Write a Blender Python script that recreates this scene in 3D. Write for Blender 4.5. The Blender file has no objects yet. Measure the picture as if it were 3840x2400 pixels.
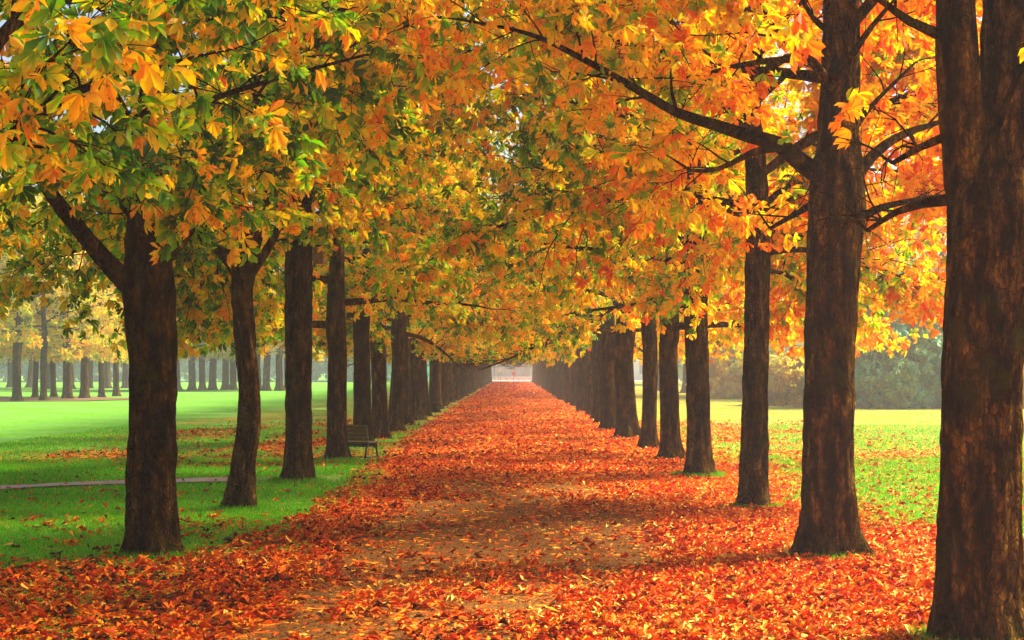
import bpy, math, random
import numpy as np
from mathutils import Vector, noise, Matrix
R = math.radians
random.seed(11)
C = bpy.context.scene.collection
EYE = 2.0; F = 3600.0; VX = 1212.0; VY = 875.0      # camera height and calibration of the view

def at(px, py, Y):
    return Vector(((px-VX)/F*Y, Y, EYE-(py-VY)/F*Y))

# ------------------------------------------------------------------ node helpers
class NT:
    def __init__(s, name):
        s.m = bpy.data.materials.new(name); s.m.use_nodes = True
        s.t = s.m.node_tree; s.t.nodes.clear()
        s.out = s.t.nodes.new('ShaderNodeOutputMaterial')
    def n(s, kind, **kw):
        nd = s.t.nodes.new('ShaderNode'+kind)
        for k, v in kw.items():
            if k.startswith('i_'):
                nd.inputs[k[2:].replace('_', ' ')].default_value = v
            else: setattr(nd, k, v)
        return nd
    def l(s, a, b): s.t.links.new(a, b)
    def math(s, op, a, b=None, clamp=False):
        nd = s.n('Math', operation=op, use_clamp=clamp)
        for i, v in enumerate((a, b)):
            if v is None: continue
            if isinstance(v, (int, float)): nd.inputs[i].default_value = v
            else: s.l(v, nd.inputs[i])
        return nd.outputs[0]
    def ramp(s, fac, stops, interp='LINEAR'):
        nd = s.n('ValToRGB'); cr = nd.color_ramp; cr.interpolation = interp
        while len(cr.elements) < len(stops): cr.elements.new(0.5)
        for e, (p, c) in zip(cr.elements, stops):
            e.position = p; e.color = tuple(c)+(1,) if len(c) == 3 else c
        s.l(fac, nd.inputs[0]); return nd.outputs[0]
    def mix(s, fac, a, b, mode='MIX'):
        nd = s.n('Mix', data_type='RGBA', blend_type=mode)
        for sock, v in ((nd.inputs[0], fac), (nd.inputs[6], a), (nd.inputs[7], b)):
            if isinstance(v, (int, float)): sock.default_value = v
            elif isinstance(v, tuple): sock.default_value = v+(1,) if len(v) == 3 else v
            else: s.l(v, sock)
        return nd.outputs[2]
    def noise(s, vec, scale, detail=4, rough=.55, dist=0):
        nd = s.n('TexNoise'); nd.inputs['Scale'].default_value = scale
        nd.inputs['Detail'].default_value = detail; nd.inputs['Roughness'].default_value = rough
        nd.inputs['Distortion'].default_value = dist
        if vec is not None: s.l(vec, nd.inputs['Vector'])
        return nd.outputs['Fac']
    def principled(s, col, rough=.8, bump=None, bstr=.3, bdist=.02, spec=.3):
        p = s.n('BsdfPrincipled'); p.inputs['Roughness'].default_value = rough
        p.inputs['Specular IOR Level'].default_value = spec
        if isinstance(col, tuple): p.inputs['Base Color'].default_value = col+(1,)
        else: s.l(col, p.inputs['Base Color'])
        if bump is not None:
            b = s.n('Bump'); b.inputs['Strength'].default_value = bstr; b.inputs['Distance'].default_value = bdist
            s.l(bump, b.inputs['Height']); s.l(b.outputs[0], p.inputs['Normal'])
        s.l(p.outputs[0], s.out.inputs['Surface']); return s.m

LEAF_STOPS = [(0.0, (.018, .085, .006)), (.20, (.08, .30, .010)), (.36, (.28, .54, .012)), (.46, (.70, .62, .012)),
              (.60, (.98, .62, .012)), (.78, (.98, .45, .010)), (.93, (.97, .29, .007)), (1.0, (.84, .14, .005))]
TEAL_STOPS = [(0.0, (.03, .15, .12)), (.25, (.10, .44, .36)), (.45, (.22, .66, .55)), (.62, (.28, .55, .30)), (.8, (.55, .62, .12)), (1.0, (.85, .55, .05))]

def leaf_material(name='autumn_leaf', stops=LEAF_STOPS, tcol=(1, .97, .16), lrw=1.35):
    s = NT(name)
    geo = s.n('NewGeometry'); lr = s.n('Attribute', attribute_name='lr'); ed = s.n('Attribute', attribute_name='ed')
    oi = s.n('ObjectInfo'); sep = s.n('SeparateColor'); s.l(oi.outputs['Color'], sep.inputs[0])
    big = s.noise(geo.outputs['Position'], .42, 2, .5)
    mid = s.noise(geo.outputs['Position'], 1.7, 2, .5)
    a = s.math('MULTIPLY', s.math('SUBTRACT', big, .5), 1.5)
    b = s.math('MULTIPLY', s.math('SUBTRACT', mid, .5), 1.6)
    c = s.math('MULTIPLY', s.math('SUBTRACT', lr.outputs['Fac'], .5), lrw)
    t = s.math('ADD', s.math('ADD', a, b), c)
    t = s.math('MULTIPLY', t, sep.outputs['Green'])
    t = s.math('ADD', t, sep.outputs['Red'])
    px = s.n('SeparateXYZ'); s.l(geo.outputs['Position'], px.inputs[0])   # leaves turn first on the sunny side
    ox = s.math('MULTIPLY', s.math('MINIMUM', s.math('MAXIMUM', s.math('SUBTRACT', px.outputs['X'], 2.0), -2.), 4.), .05)
    t = s.math('ADD', t, ox)
    t = s.math('ADD', t, s.math('MULTIPLY', ed.outputs['Fac'], .10), clamp=True)
    col = s.ramp(t, stops)
    fine = s.noise(geo.outputs['Position'], 26, 3, .6)
    col = s.mix(s.math('MULTIPLY', fine, .3), col, (.55, .30, .06), 'MULTIPLY')
    sp_ = s.noise(geo.outputs['Position'], 19, 2, .5)
    bl = s.math('ADD', sp_, s.math('MULTIPLY', ed.outputs['Fac'], .10))
    col = s.mix(s.ramp(bl, [(.66, (0, 0, 0)), (.72, (.8, .8, .8))]), col, (.26, .10, .02))
    d = s.n('BsdfDiffuse'); s.l(col, d.inputs[0])
    tr = s.n('BsdfTranslucent')
    hs = s.n('HueSaturation'); hs.inputs['Saturation'].default_value = 1.08; hs.inputs['Value'].default_value = 1.18
    gm = s.n('Gamma'); gm.inputs[1].default_value = .72
    s.l(col, hs.inputs['Color']); s.l(hs.outputs[0], gm.inputs[0]); s.l(s.mix(1.0, gm.outputs[0], tcol, 'MULTIPLY'), tr.inputs[0])
    m1 = s.n('MixShader'); m1.inputs[0].default_value = .48
    s.l(d.outputs[0], m1.inputs[1]); s.l(tr.outputs[0], m1.inputs[2])
    g = s.n('BsdfGlossy'); g.inputs['Roughness'].default_value = .45; g.inputs[0].default_value = (1, 1, 1, 1)
    m2 = s.n('MixShader'); m2.inputs[0].default_value = .012
    s.l(m1.outputs[0], m2.inputs[1]); s.l(g.outputs[0], m2.inputs[2])
    s.l(m2.outputs[0], s.out.inputs['Surface'])
    return s.m

def bark_material():
    s = NT('bark')
    tc = s.n('TexCoord'); mp = s.n('Mapping'); mp.inputs['Scale'].default_value = (1, 1, .28)
    s.l(tc.outputs['Object'], mp.inputs[0]); v = mp.outputs[0]
    n1 = s.noise(v, 9, 6, .65, .4); n2 = s.noise(v, 34, 5, .7, .2); n3 = s.noise(tc.outputs['Object'], 2.2, 3, .5)
    vor = s.n('TexVoronoi', feature='DISTANCE_TO_EDGE'); vor.inputs['Scale'].default_value = 27
    nd = s.n('Mapping'); nd.inputs['Scale'].default_value = (1, 1, .5); s.l(tc.outputs['Object'], nd.inputs[0])
    add = s.n('VectorMath', operation='ADD'); nz = s.n('TexNoise'); nz.inputs['Scale'].default_value = 7
    s.l(nd.outputs[0], nz.inputs['Vector'])
    sc = s.n('VectorMath', operation='SCALE'); sc.inputs['Scale'].default_value = .12; s.l(nz.outputs['Color'], sc.inputs[0])
    s.l(nd.outputs[0], add.inputs[0]); s.l(sc.outputs[0], add.inputs[1]); s.l(add.outputs[0], vor.inputs['Vector'])
    crack = s.ramp(vor.outputs['Distance'], [(0, (0, 0, 0)), (.10, (1, 1, 1))])
    col = s.ramp(n1, [(.32, (.005, .0018, .0005)), (.47, (.022, .0085, .0018)), (.58, (.078, .038, .008)), (.72, (.18, .10, .025))])
    col = s.mix(s.ramp(crack, [(0, (.92, .92, .92)), (.8, (0, 0, 0))]), col, (.005, .002, .001))
    vc = s.n('TexVoronoi', feature='F1'); vc.inputs['Scale'].default_value = 27; s.l(add.outputs[0], vc.inputs['Vector'])
    vs = s.n('SeparateColor'); s.l(vc.outputs['Color'], vs.inputs[0])
    col = s.mix(1.0, col, s.ramp(vs.outputs['Red'], [(0, (.62, .6, .58)), (.6, (1, 1, 1)), (1, (1.5, 1.5, 1.4))]), 'MULTIPLY')
    oi = s.n('ObjectInfo'); col = s.mix(1.0, col, s.ramp(oi.outputs['Random'], [(0, (.65, .60, .55)), (.5, (1, 1, .95)), (1, (1.5, 1.5, 1.35))]), 'MULTIPLY')
    moss = s.ramp(s.noise(tc.outputs['Object'], 2.6, 5, .6), [(.54, (0, 0, 0)), (.66, (.75, .75, .75))])
    col = s.mix(moss, col, (.034, .034, .003))
    lich = s.ramp(n2, [(.62, (0, 0, 0)), (.74, (.5, .5, .5))])
    col = s.mix(lich, col, (.11, .07, .02))
    h = s.math('ADD', s.math('MULTIPLY', n1, .8), s.math('ADD', s.math('MULTIPLY', n2, .4), s.math('MULTIPLY', s.n('RGBToBW').outputs[0] if False else vor.outputs['Distance'], 1.2)))
    return s.principled(col, .95, h, 1.0, .06, .0)

def flat_mat(name, col, rough=.7, var=.25, scale=8, bump=.2):
    s = NT(name); tc = s.n('TexCoord')
    n = s.noise(tc.outputs['Object'], scale, 5, .6)
    dark = tuple(c*(1-var) for c in col); lite = tuple(min(1, c*(1+var)) for c in col)
    c = s.ramp(n, [(.3, dark), (.7, lite)])
    return s.principled(c, rough, n, bump, .01, .3)

# ------------------------------------------------------------------ ground
def hgt(x, y):
    return .05*(noise.noise(Vector((x*.22, y*.22, 3.1)))) + .018*noise.noise(Vector((x*1.1, y*1.1, 9.7)))

def sstep(a, b, v):
    t = np.clip((v-a)/(b-a), 0, 1); return t*t*(3-2*t)

def vnoise(x, y, s, seed):
    """cheap value noise on arrays"""
    rs = np.random.RandomState(seed); G = rs.rand(256, 256)
    u = x*s+1000; v = y*s+1000
    iu = np.floor(u).astype(int); iv = np.floor(v).astype(int)
    fu = u-iu; fv = v-iv; fu = fu*fu*(3-2*fu); fv = fv*fv*(3-2*fv)
    g = lambda a, b: G[a % 256, b % 256]
    return (g(iu, iv)*(1-fu)+g(iu+1, iv)*fu)*(1-fv)+(g(iu, iv+1)*(1-fu)+g(iu+1, iv+1)*fu)*fv

def litter(x, y):
    """0..1 how thick the fallen leaves lie at x, y"""
    x = np.asarray(x, float); y = np.asarray(y, float)
    n1 = vnoise(x, y*.6, .9, 1); n2 = vnoise(x, y*.6, 2.6, 2); n3 = vnoise(x, y, .3, 3)
    j = (n1-.5)*1.3+(n2-.5)*.7
    # right hand drift that creeps over the gravel near the camera
    er = np.interp(y, [8, 11.5, 13, 15.5, 19, 24, 28, 33], [-.1, .15, .55, 1.35, 1.75, 1.7, .6, -3])
    right = sstep(-.35, .45, x-er+j*.55)
    right *= 1-.75*sstep(3.6, 5.6, x+j*1.2-np.interp(y, [10, 14, 20, 30, 60], [3.5, 2.1, .2, .1, -.6]))
    # left drift along the grass edge
    el = np.interp(y, [8, 14.5, 16, 19, 28, 33], [-2.0, -1.9, -2.05, -2.0, -1.3, 2.5])
    left = 1-sstep(-.35, .4, x-el+j*.5)
    lim = np.interp(y, [8, 14.2, 15.2, 16.8, 19, 26, 34, 60], [-30, -12, -5.2, -3.3, -2.75, -2.8, -3.0, -3.1])
    left *= 1-sstep(-.8, 1.1, (lim-x)+j*1.3)
    left *= 1-.35*sstep(-2.2, -3.4, x)
    d = np.maximum(right, left)
    # thin litter on the gravel
    d = np.maximum(d, .15+.38*sstep(.44, .85, n1))*np.where(np.abs(x) < 40, 1, 1)
    on_grass = (x < lim-.2) | (x > 3.4)
    thin = .13+.45*sstep(.48, .80, n3*.6+n1*.4)
    rowdrift = .75*np.exp(-((np.abs(x)-5.6)/2.4)**2)*sstep(27, 36, y)*(1-.6*sstep(48, 75, y))*sstep(.25, .6, n1)
    g = np.maximum(thin*(1-sstep(9, 15, np.abs(x))), rowdrift)
    left_clean = (x < -2.6) & (y > 16.5) & (y < 31)
    g = np.where(left_clean, g*.45, g)
    d = np.where(on_grass, np.where(x > 3.4, np.maximum(g, right*.95), g), d)
    far = sstep(34, 50, y)*(np.abs(x) < 3.1+j*.5)
    return np.clip(np.maximum(d, far*.92), 0, 1)

def build_ground():
    def steps(segs):
        o = [segs[0][0]]
        for a, b, st in segs:
            k = max(1, int(round((b-a)/st))); o += list(np.linspace(a, b, k+1)[1:])
        return np.array(o)
    xs = steps([(-1500, -300, 300), (-300, -80, 20), (-80, -20, 3), (-20, -9, .5), (-9, 9, .16), (9, 20, .5), (20, 80, 3), (80, 300, 20), (300, 1500, 300)])
    ys = steps([(-300, -20, 40), (-20, 6, 2), (6, 40, .16), (40, 90, .4), (90, 290, 1.5), (290, 600, 30), (600, 3000, 400)])
    X, Y = np.meshgrid(xs, ys)
    Z = np.array([hgt(a, b) if abs(a) < 90 and b < 300 else 0 for a, b in zip(X.ravel(), Y.ravel())])
    v = np.stack([X.ravel(), Y.ravel(), Z], 1)
    nx, ny = len(xs), len(ys)
    i = np.arange(nx-1)[None, :]+np.arange(ny-1)[:, None]*nx
    f = np.stack([i, i+1, i+1+nx, i+nx], -1).reshape(-1, 4)
    me = bpy.data.meshes.new('lawn'); me.from_pydata(v.tolist(), [], f.tolist())
    d = litter(v[:, 0], v[:, 1])
    at_ = me.attributes.new('litter', 'FLOAT', 'POINT'); at_.data.foreach_set('value', d.astype(np.float32))
    me.polygons.foreach_set('use_smooth', [True]*len(me.polygons))
    o = bpy.data.objects.new('lawn', me); C.objects.link(o); o['kind'] = 'structure'
    o['label'] = 'bright green park lawn scattered with fallen leaves'
    s = NT('lawn'); tc = s.n('TexCoord'); P = tc.outputs['Object']
    n1 = s.noise(P, .35, 3, .5); n2 = s.noise(P, 3.5, 5, .6); n3 = s.noise(P, 45, 3, .7)
    col = s.ramp(n2, [(.3, (.045, .16, .004)), (.5, (.095, .27, .006)), (.7, (.18, .37, .012))])
    col = s.mix(s.ramp(n1, [(.35, (0, 0, 0)), (.65, (.6, .6, .6))]), col, (.15, .35, .085))
    col = s.mix(s.ramp(n3, [(.35, (.6, .6, .6)), (.6, (0, 0, 0))]), col, (.03, .09, .006))
    s.m = litter_over(s, P, col, n3)
    me.materials.append(s.m)
    return o

def litter_over(s, P, col, hn, k=1.05):
    at_ = s.n('Attribute', attribute_name='litter').outputs['Fac']
    mp = s.n('Mapping'); mp.inputs['Scale'].default_value = (1, .8, 1); s.l(P, mp.inputs[0])
    vor = s.n('TexVoronoi', feature='F1'); vor.inputs['Scale'].default_value = 13; vor.inputs['Randomness'].default_value = 1
    nz = s.n('TexNoise'); nz.inputs['Scale'].default_value = 11; s.l(P, nz.inputs['Vector'])
    sc = s.n('VectorMath', operation='SCALE'); sc.inputs['Scale'].default_value = .11; s.l(nz.outputs['Color'], sc.inputs[0])
    ad = s.n('VectorMath', operation='ADD'); s.l(mp.outputs[0], ad.inputs[0]); s.l(sc.outputs[0], ad.inputs[1]); s.l(ad.outputs[0], vor.inputs['Vector'])
    sp = s.n('SeparateColor'); s.l(vor.outputs['Color'], sp.inputs[0])
    lc = s.ramp(sp.outputs['Red'], [(0, (.35, .035, .003)), (.3, (.70, .09, .004)), (.55, (.88, .18, .006)), (.8, (.94, .32, .012)), (1, (.95, .52, .05))])
    lc = s.mix(s.ramp(vor.outputs['Distance'], [(.35, (0, 0, 0)), (.75, (.55, .55, .55))]), lc, (.10, .025, .006))
    on = s.math('LESS_THAN', sp.outputs['Green'], s.math('MULTIPLY', at_, k))
    col = s.mix(on, col, lc)
    h = s.math('ADD', s.math('MULTIPLY', hn, .5), s.math('MULTIPLY', on, s.math('SUBTRACT', 1.3, vor.outputs['Distance'])))
    return s.principled(col, .9, h, .8, .02, .03)

def build_strip(name, xs, ys, edge, col_stops, lift, label, rot=None):
    """thin sheet with an uneven edge laid over the lawn"""
    nx = len(xs); v = []; f = []
    for j, y in enumerate(ys):
        e0, e1 = edge(y)
        for x in xs:
            xx = e0+(e1-e0)*x
            p = (xx, y) if rot is None else rot(xx, y)
            v.append((p[0], p[1], hgt(*p)+lift))
    for j in range(len(ys)-1):
        for i in range(nx-1):
            a = j*nx+i; f.append((a, a+1, a+1+nx, a+nx))
    me = bpy.data.meshes.new(name); me.from_pydata(v, [], f); va = np.array(v)
    a = me.attributes.new('litter', 'FLOAT', 'POINT'); a.data.foreach_set('value', litter(va[:, 0], va[:, 1]).astype(np.float32))
    o = bpy.data.objects.new(name, me); C.objects.link(o); o['kind'] = 'structure'; o['label'] = label
    s = NT(name); tc = s.n('TexCoord'); P = tc.outputs['Object']
    n1 = s.noise(P, 24, 8, .95); n2 = s.noise(P, 1.2, 4, .6)
    col = s.ramp(n1, col_stops)
    col = s.mix(s.math('MULTIPLY', n2, .5), col, (.12, .05, .010))
    me.materials.append(litter_over(s, P, col, n1, .75))
    return o

# ------------------------------------------------------------------ leaves as arrays
# one leaflet: obovate, folded on its midrib
LU = np.array([0, .40, .76, 1.0, .76, .40]); LV = np.array([0, -.085, -.20, 0, .20, .085])
LW = np.array([0, .03, .02, -.10, .02, .03]); LE = np.array([0, .35, .8, 1., .8, .35])

def leaflets_mesh(name, base, dirv, nrm, length, lr, mat, droop=None, curl=None):
    n = len(base)
    dirv = dirv/np.linalg.norm(dirv, axis=1, keepdims=True)
    side = np.cross(dirv, nrm); side /= (np.linalg.norm(side, axis=1, keepdims=True)+1e-9)
    up = np.cross(side, dirv)
    L = length[:, None, None]
    W = LW[None, :]-(0 if droop is None else droop[:, None]*LU[None, :]**2)
    if curl is not None: W = W+curl[:, None]*np.abs(LV[None, :])*2
    P = base[:, None, :]+L*(LU[None, :, None]*dirv[:, None, :]+LV[None, :, None]*side[:, None, :]+W[:, :, None]*up[:, None, :])
    V = P.reshape(-1, 3).astype(np.float32)
    k = (np.arange(n)*6)[:, None]
    loops = np.concatenate([k+np.array([0, 1, 2, 3])[None, :], k+np.array([0, 3, 4, 5])[None, :]], 1).ravel().astype(np.int32)
    me = bpy.data.meshes.new(name)
    me.vertices.add(n*6); me.vertices.foreach_set('co', V.ravel())
    me.loops.add(n*8); me.loops.foreach_set('vertex_index', loops)
    me.polygons.add(n*2); me.polygons.foreach_set('loop_start', (np.arange(n*2)*4).astype(np.int32))
    me.update(calc_edges=True)
    a = me.attributes.new('lr', 'FLOAT', 'POINT'); a.data.foreach_set('value', np.repeat(lr, 6).astype(np.float32))
    a = me.attributes.new('ed', 'FLOAT', 'POINT'); a.data.foreach_set('value', np.tile(LE, n).astype(np.float32))
    me.materials.append(mat)
    return me

def crown_mesh(name, nodes, mat, rs, size=(.12, .18), keep=None):
    """nodes: list of (pos, outward dir).  Each gets one palmate leaf of 5-7 hanging leaflets."""
    if keep is not None: nodes = [q for q in nodes if keep(q[0])]
    pos = np.array([tuple(q[0]) for q in nodes]); out = np.array([tuple(q[1]) for q in nodes])
    n = len(pos)
    ax = out+rs.normal(0, .45, (n, 3)); ax[:, 2] -= .25
    ax /= np.linalg.norm(ax, axis=1, keepdims=True)
    nr = rs.normal(0, .7, (n, 3)); nr[:, 2] += .95
    nr -= (nr*ax).sum(1, keepdims=True)*ax; nr /= np.linalg.norm(nr, axis=1, keepdims=True)
    sd = np.cross(ax, nr)
    pet = rs.uniform(.05, .16, n)[:, None]
    hub = pos+ax*pet
    B = []; D = []; N = []; LN = []; LR = []; DR = []
    sz = rs.uniform(size[0], size[1], n); lr = rs.rand(n)
    angs = np.radians([-98, -58, -20, 20, 58, 98]); ln = np.array([.62, .85, 1., 1., .85, .62])
    dr = rs.uniform(.05, .5, n)
    for a, l in zip(angs, ln):
        m = rs.rand(n) < (.72 if abs(a) > 1.5 else 1)
        aj = a+rs.normal(0, .12, n)
        d = ax*np.cos(aj)[:, None]+sd*np.sin(aj)[:, None]-nr*rs.uniform(.1, .8, n)[:, None]
        B.append(hub[m]); D.append(d[m]); N.append((nr+rs.normal(0, .18, (n, 3)))[m]); LN.append((sz*l*rs.uniform(.85, 1.12, n))[m])
        LR.append(np.clip(lr+rs.normal(0, .06, n), 0, 1)[m]); DR.append(dr[m])
    return leaflets_mesh(name, np.concatenate(B), np.concatenate(D), np.concatenate(N), np.concatenate(LN), np.concatenate(LR), mat, np.concatenate(DR))

# ------------------------------------------------------------------ wood
class Wood:
    def __init__(s): s.v = []; s.f = []
    def tube(s, pts, rad, sides, rough=0., seed=0, flutes=0., cap=True, lobes=None):
        base = len(s.v); n = len(pts)
        t0 = (pts[1]-pts[0]).normalized()
        ref = Vector((1, 0, 0)) if abs(t0.x) < .9 else Vector((0, 1, 0))
        u = (ref-t0*ref.dot(t0)).normalized()
        for i, p in enumerate(pts):
            t = (pts[min(i+1, n-1)]-pts[max(i-1, 0)]).normalized()
            u = (u-t*u.dot(t)).normalized(); w = t.cross(u)
            for k in range(sides):
                a = 2*math.pi*k/sides; ca, sa = math.cos(a), math.sin(a); r = rad[i]
                if lobes: r *= 1+lobes(a, p.z)
                if rough:
                    q = Vector((ca*2.2, sa*2.2, p.z*.8+seed*7.3)); r0 = rad[i]
                    r += r0*(.09*noise.noise(q*.8)+flutes*noise.noise(Vector((ca*2.6, sa*2.6, p.z*.25+seed))))
                    rid = abs(noise.noise(Vector((ca*r0*30, sa*r0*30, p.z*2.2+seed*3))))
                    r += rough*(rid*2-.5)+rough*.6*noise.noise(Vector((ca*r0*60, sa*r0*60, p.z*8+seed)))
                s.v.append(p+u*(ca*r)+w*(sa*r))
        for i in range(n-1):
            for k in range(sides):
                a = base+i*sides+k; b = base+i*sides+(k+1) % sides
                s.f.append((a, b, b+sides, a+sides))
        if cap:
            s.f.append(tuple(base+(n-1)*sides+k for k in range(sides)))
            s.f.append(tuple(base+sides-1-k for k in range(sides)))
    def mesh(s, name, mat, smooth=True):
        me = bpy.data.meshes.new(name); me.from_pydata([tuple(v) for v in s.v], [], s.f)
        me.polygons.foreach_set('use_smooth', [smooth]*len(me.polygons)); me.materials.append(mat)
        return me

def resample(pts, rad, step):
    """Catmull-Rom through pts at about `step` metres"""
    P = [pts[0]*2-pts[1]]+list(pts)+[pts[-1]*2-pts[-2]]; o = []; r = []
    for i in range(1, len(P)-2):
        d = (P[i+1]-P[i]).length; k = max(1, int(d/step))
        for j in range(k):
            t = j/k; a, b, c, e = P[i-1], P[i], P[i+1], P[i+2]
            o.append(.5*((2*b)+(c-a)*t+(2*a-5*b+4*c-e)*t*t+(3*b-a-3*c+e)*t*t*t))
            r.append(rad[i-1]*(1-t)+rad[i]*t)
    o.append(pts[-1]); r.append(rad[-1]); return o, r

def grow_path(rnd, p, d, length, droop, wob, segs):
    pts = [p.copy()]; d = d.normalized()
    for i in range(segs):
        d = (d+Vector((rnd.gauss(0, wob), rnd.gauss(0, wob), rnd.gauss(0, wob*.7)-droop))).normalized()
        p = p+d*(length/segs); pts.append(p.copy())
    return pts

class Tree:
    """skeleton generator: limbs -> branches -> twigs with leaf nodes"""
    def __init__(s, seed, dense=1.0, leafstep=.11, zmin=2.7):
        s.rnd = random.Random(seed); s.nodes = []; s.dense = dense; s.ls = leafstep; s.zmin = zmin
        s.sides = (9, 5, 3)
    def limb(s, w, pts, r0, r1, child=True, start=.22, nb=None, reach=1.0, twig_sides=3):
        rnd = s.rnd
        n = len(pts); rad = [r0+(r1-r0)*(i/(n-1))**.8 for i in range(n)]
        pts, rad = resample(pts, rad, .14)
        w.tube(pts, rad, s.sides[0], rough=min(.006, r0*.08), seed=rnd.random()*9, flutes=.1)
        if not child: return
        L = sum((pts[i+1]-pts[i]).length for i in range(len(pts)-1))
        nb = nb or int(L*3.3*s.dense)+2
        for k in range(nb):
            f = start+(1-start)*(k+rnd.random())/nb; f = min(f, .995)
            i = min(int(f*(len(pts)-1)), len(pts)-2); p = pts[i]; t = (pts[i+1]-pts[i]).normalized()
            a = rnd.uniform(0, 2*math.pi); sd = t.cross(Vector((0, 0, 1)))
            if sd.length < .1: sd = Vector((1, 0, 0))
            sd.normalize(); up = sd.cross(t)
            side = sd*math.cos(a)+up*math.sin(a)*.75
            d = t*.75+side*rnd.uniform(.6, 1.1)
            ln = rnd.uniform(.7, 1.5)*reach*(1.15-.45*f)
            s.branch(w, p, d, ln, max(.007, rad[i]*.42))
        s.branch(w, pts[-1], pts[-1]-pts[-2], .7*reach, r1*.8)
    def branch(s, w, p, d, ln, r):
        rnd = s.rnd; r = min(r, .03)
        d = Vector(d)
        if p.z+d.normalized().z*ln < s.zmin+.25: d.z = abs(d.z)*.5+.12
        pts = grow_path(rnd, p, d, ln, .035, .16, 6)
        w.tube(pts, [r+(.004-r)*i/6 for i in range(7)], s.sides[1], cap=False)
        nt = int(5.0*ln*s.dense)+2
        for k in range(nt):
            f = .15+.85*(k+rnd.random())/nt; i = min(int(f*6), 5); q = pts[i].lerp(pts[i+1], f*6-i)
            t = (pts[i+1]-pts[i]).normalized()
            e = (t*.6+Vector((rnd.gauss(0, .6), rnd.gauss(0, .6), rnd.gauss(0, .45)))).normalized()
            s.twig(w, q, e, rnd.uniform(.22, .55))
        s.twig(w, pts[-1], pts[-1]-pts[-2], .35)
    def twig(s, w, p, d, ln):
        rnd = s.rnd; pts = grow_path(rnd, p, d, ln, .10, .14, 3)
        w.tube(pts, [.0055, .0045, .0035, .002], s.sides[2], cap=False)
        k = max(2, int(ln/s.ls))
        for j in range(k):
            f = .25+.75*(j+.6)/k; i = min(int(f*3), 2); q = pts[i].lerp(pts[i+1], f*3-i)
            if q.z < s.zmin: continue
            t = (pts[i+1]-pts[i]).normalized()
            s.nodes.append((q, (t*.7+Vector((rnd.gauss(0, .6), rnd.gauss(0, .6), rnd.gauss(0, .35)))).normalized()))
        if pts[-1].z > s.zmin: s.nodes.append((pts[-1], (pts[-1]-pts[-2]).normalized()))

def trunk_tube(w, pts, rad, sides, seed, rough=.014, flare=.6, step=.05):
    pts, rad = resample(pts, rad, step)
    z0 = pts[0].z; r2 = []
    for p, r in zip(pts, rad): r2.append(r*(1+flare*math.exp(-max(0, p.z-z0-.04)*4.2)))
    ph = seed*2.1; nl = 5
    kr = random.Random(seed*13+1); knots = [(kr.uniform(0, 6.28), z0+kr.uniform(.4, 3.2), kr.uniform(.05, .13), kr.uniform(.06, .13)) for _ in range(7)]
    def lobes(a, z):
        e = math.exp(-max(0, z-z0)*3.6)
        q = 0
        for ka, kz, kh, ks in knots:
            if abs(z-kz) < ks*3:
                da = (a-ka+math.pi) % (2*math.pi)-math.pi; rr_ = ((da*.24)**2+(z-kz)**2)/(ks*ks)
                q += kh*(math.exp(-rr_)-.9*math.exp(-rr_*5))
        return q+e*(.24*math.sin(nl*a+ph)+.17*math.sin(3*a+ph*2))*flare*1.5+.05*math.sin(3*a+ph+z*.5)
    w.tube(pts, r2, sides, rough=rough, seed=seed, flutes=.13, lobes=lobes)

def new_empty(name, loc, label=None, cat=None, group=None):
    o = bpy.data.objects.new(name, None); C.objects.link(o); o.location = loc; o.empty_display_size = .3
    if label: o['label'] = label
    if cat: o['category'] = cat
    if group: o['group'] = group
    return o
def link_part(name, me, parent, color=None, label=None):
    o = bpy.data.objects.new(name, me); C.objects.link(o); o.parent = parent
    if color: o.color = (color[0], color[1], 0, 1)
    if label: o['label'] = label
    return o

LEAF = leaf_material(); TEAL = leaf_material('shrub_leaf', TEAL_STOPS, (1, 1, .9), .25); BARK = bark_material()

def auto_limbs(T, w, base, r0, z0, z1, top, n, rnd, lean=(0, 0), spread=3.0, sides=None, first_az=None, elev=(.35, 1.0)):
    """limbs spiralling up a leader"""
    az = first_az if first_az is not None else rnd.uniform(0, 6.28)
    for i in range(n):
        f = i/(n-1); z = z0+(z1-z0)*f; az += 2.4+rnd.uniform(-.35, .35)
        el = elev[0]+(elev[1]-elev[0])*f+rnd.uniform(-.12, .12)
        d = Vector((math.cos(az)*math.cos(el), math.sin(az)*math.cos(el), math.sin(el)))
        ln = spread*(1.0-.28*f)*rnd.uniform(.85, 1.15)
        x = base.x+lean[0]*z; y = base.y+lean[1]*z
        p = Vector((x, y, z))
        pts = grow_path(rnd, p, d, ln, .055*(1.1-f), .10, 6)
        r = r0*(.40-.16*f)
        T.limb(w, pts, r, .012, nb=None)

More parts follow.
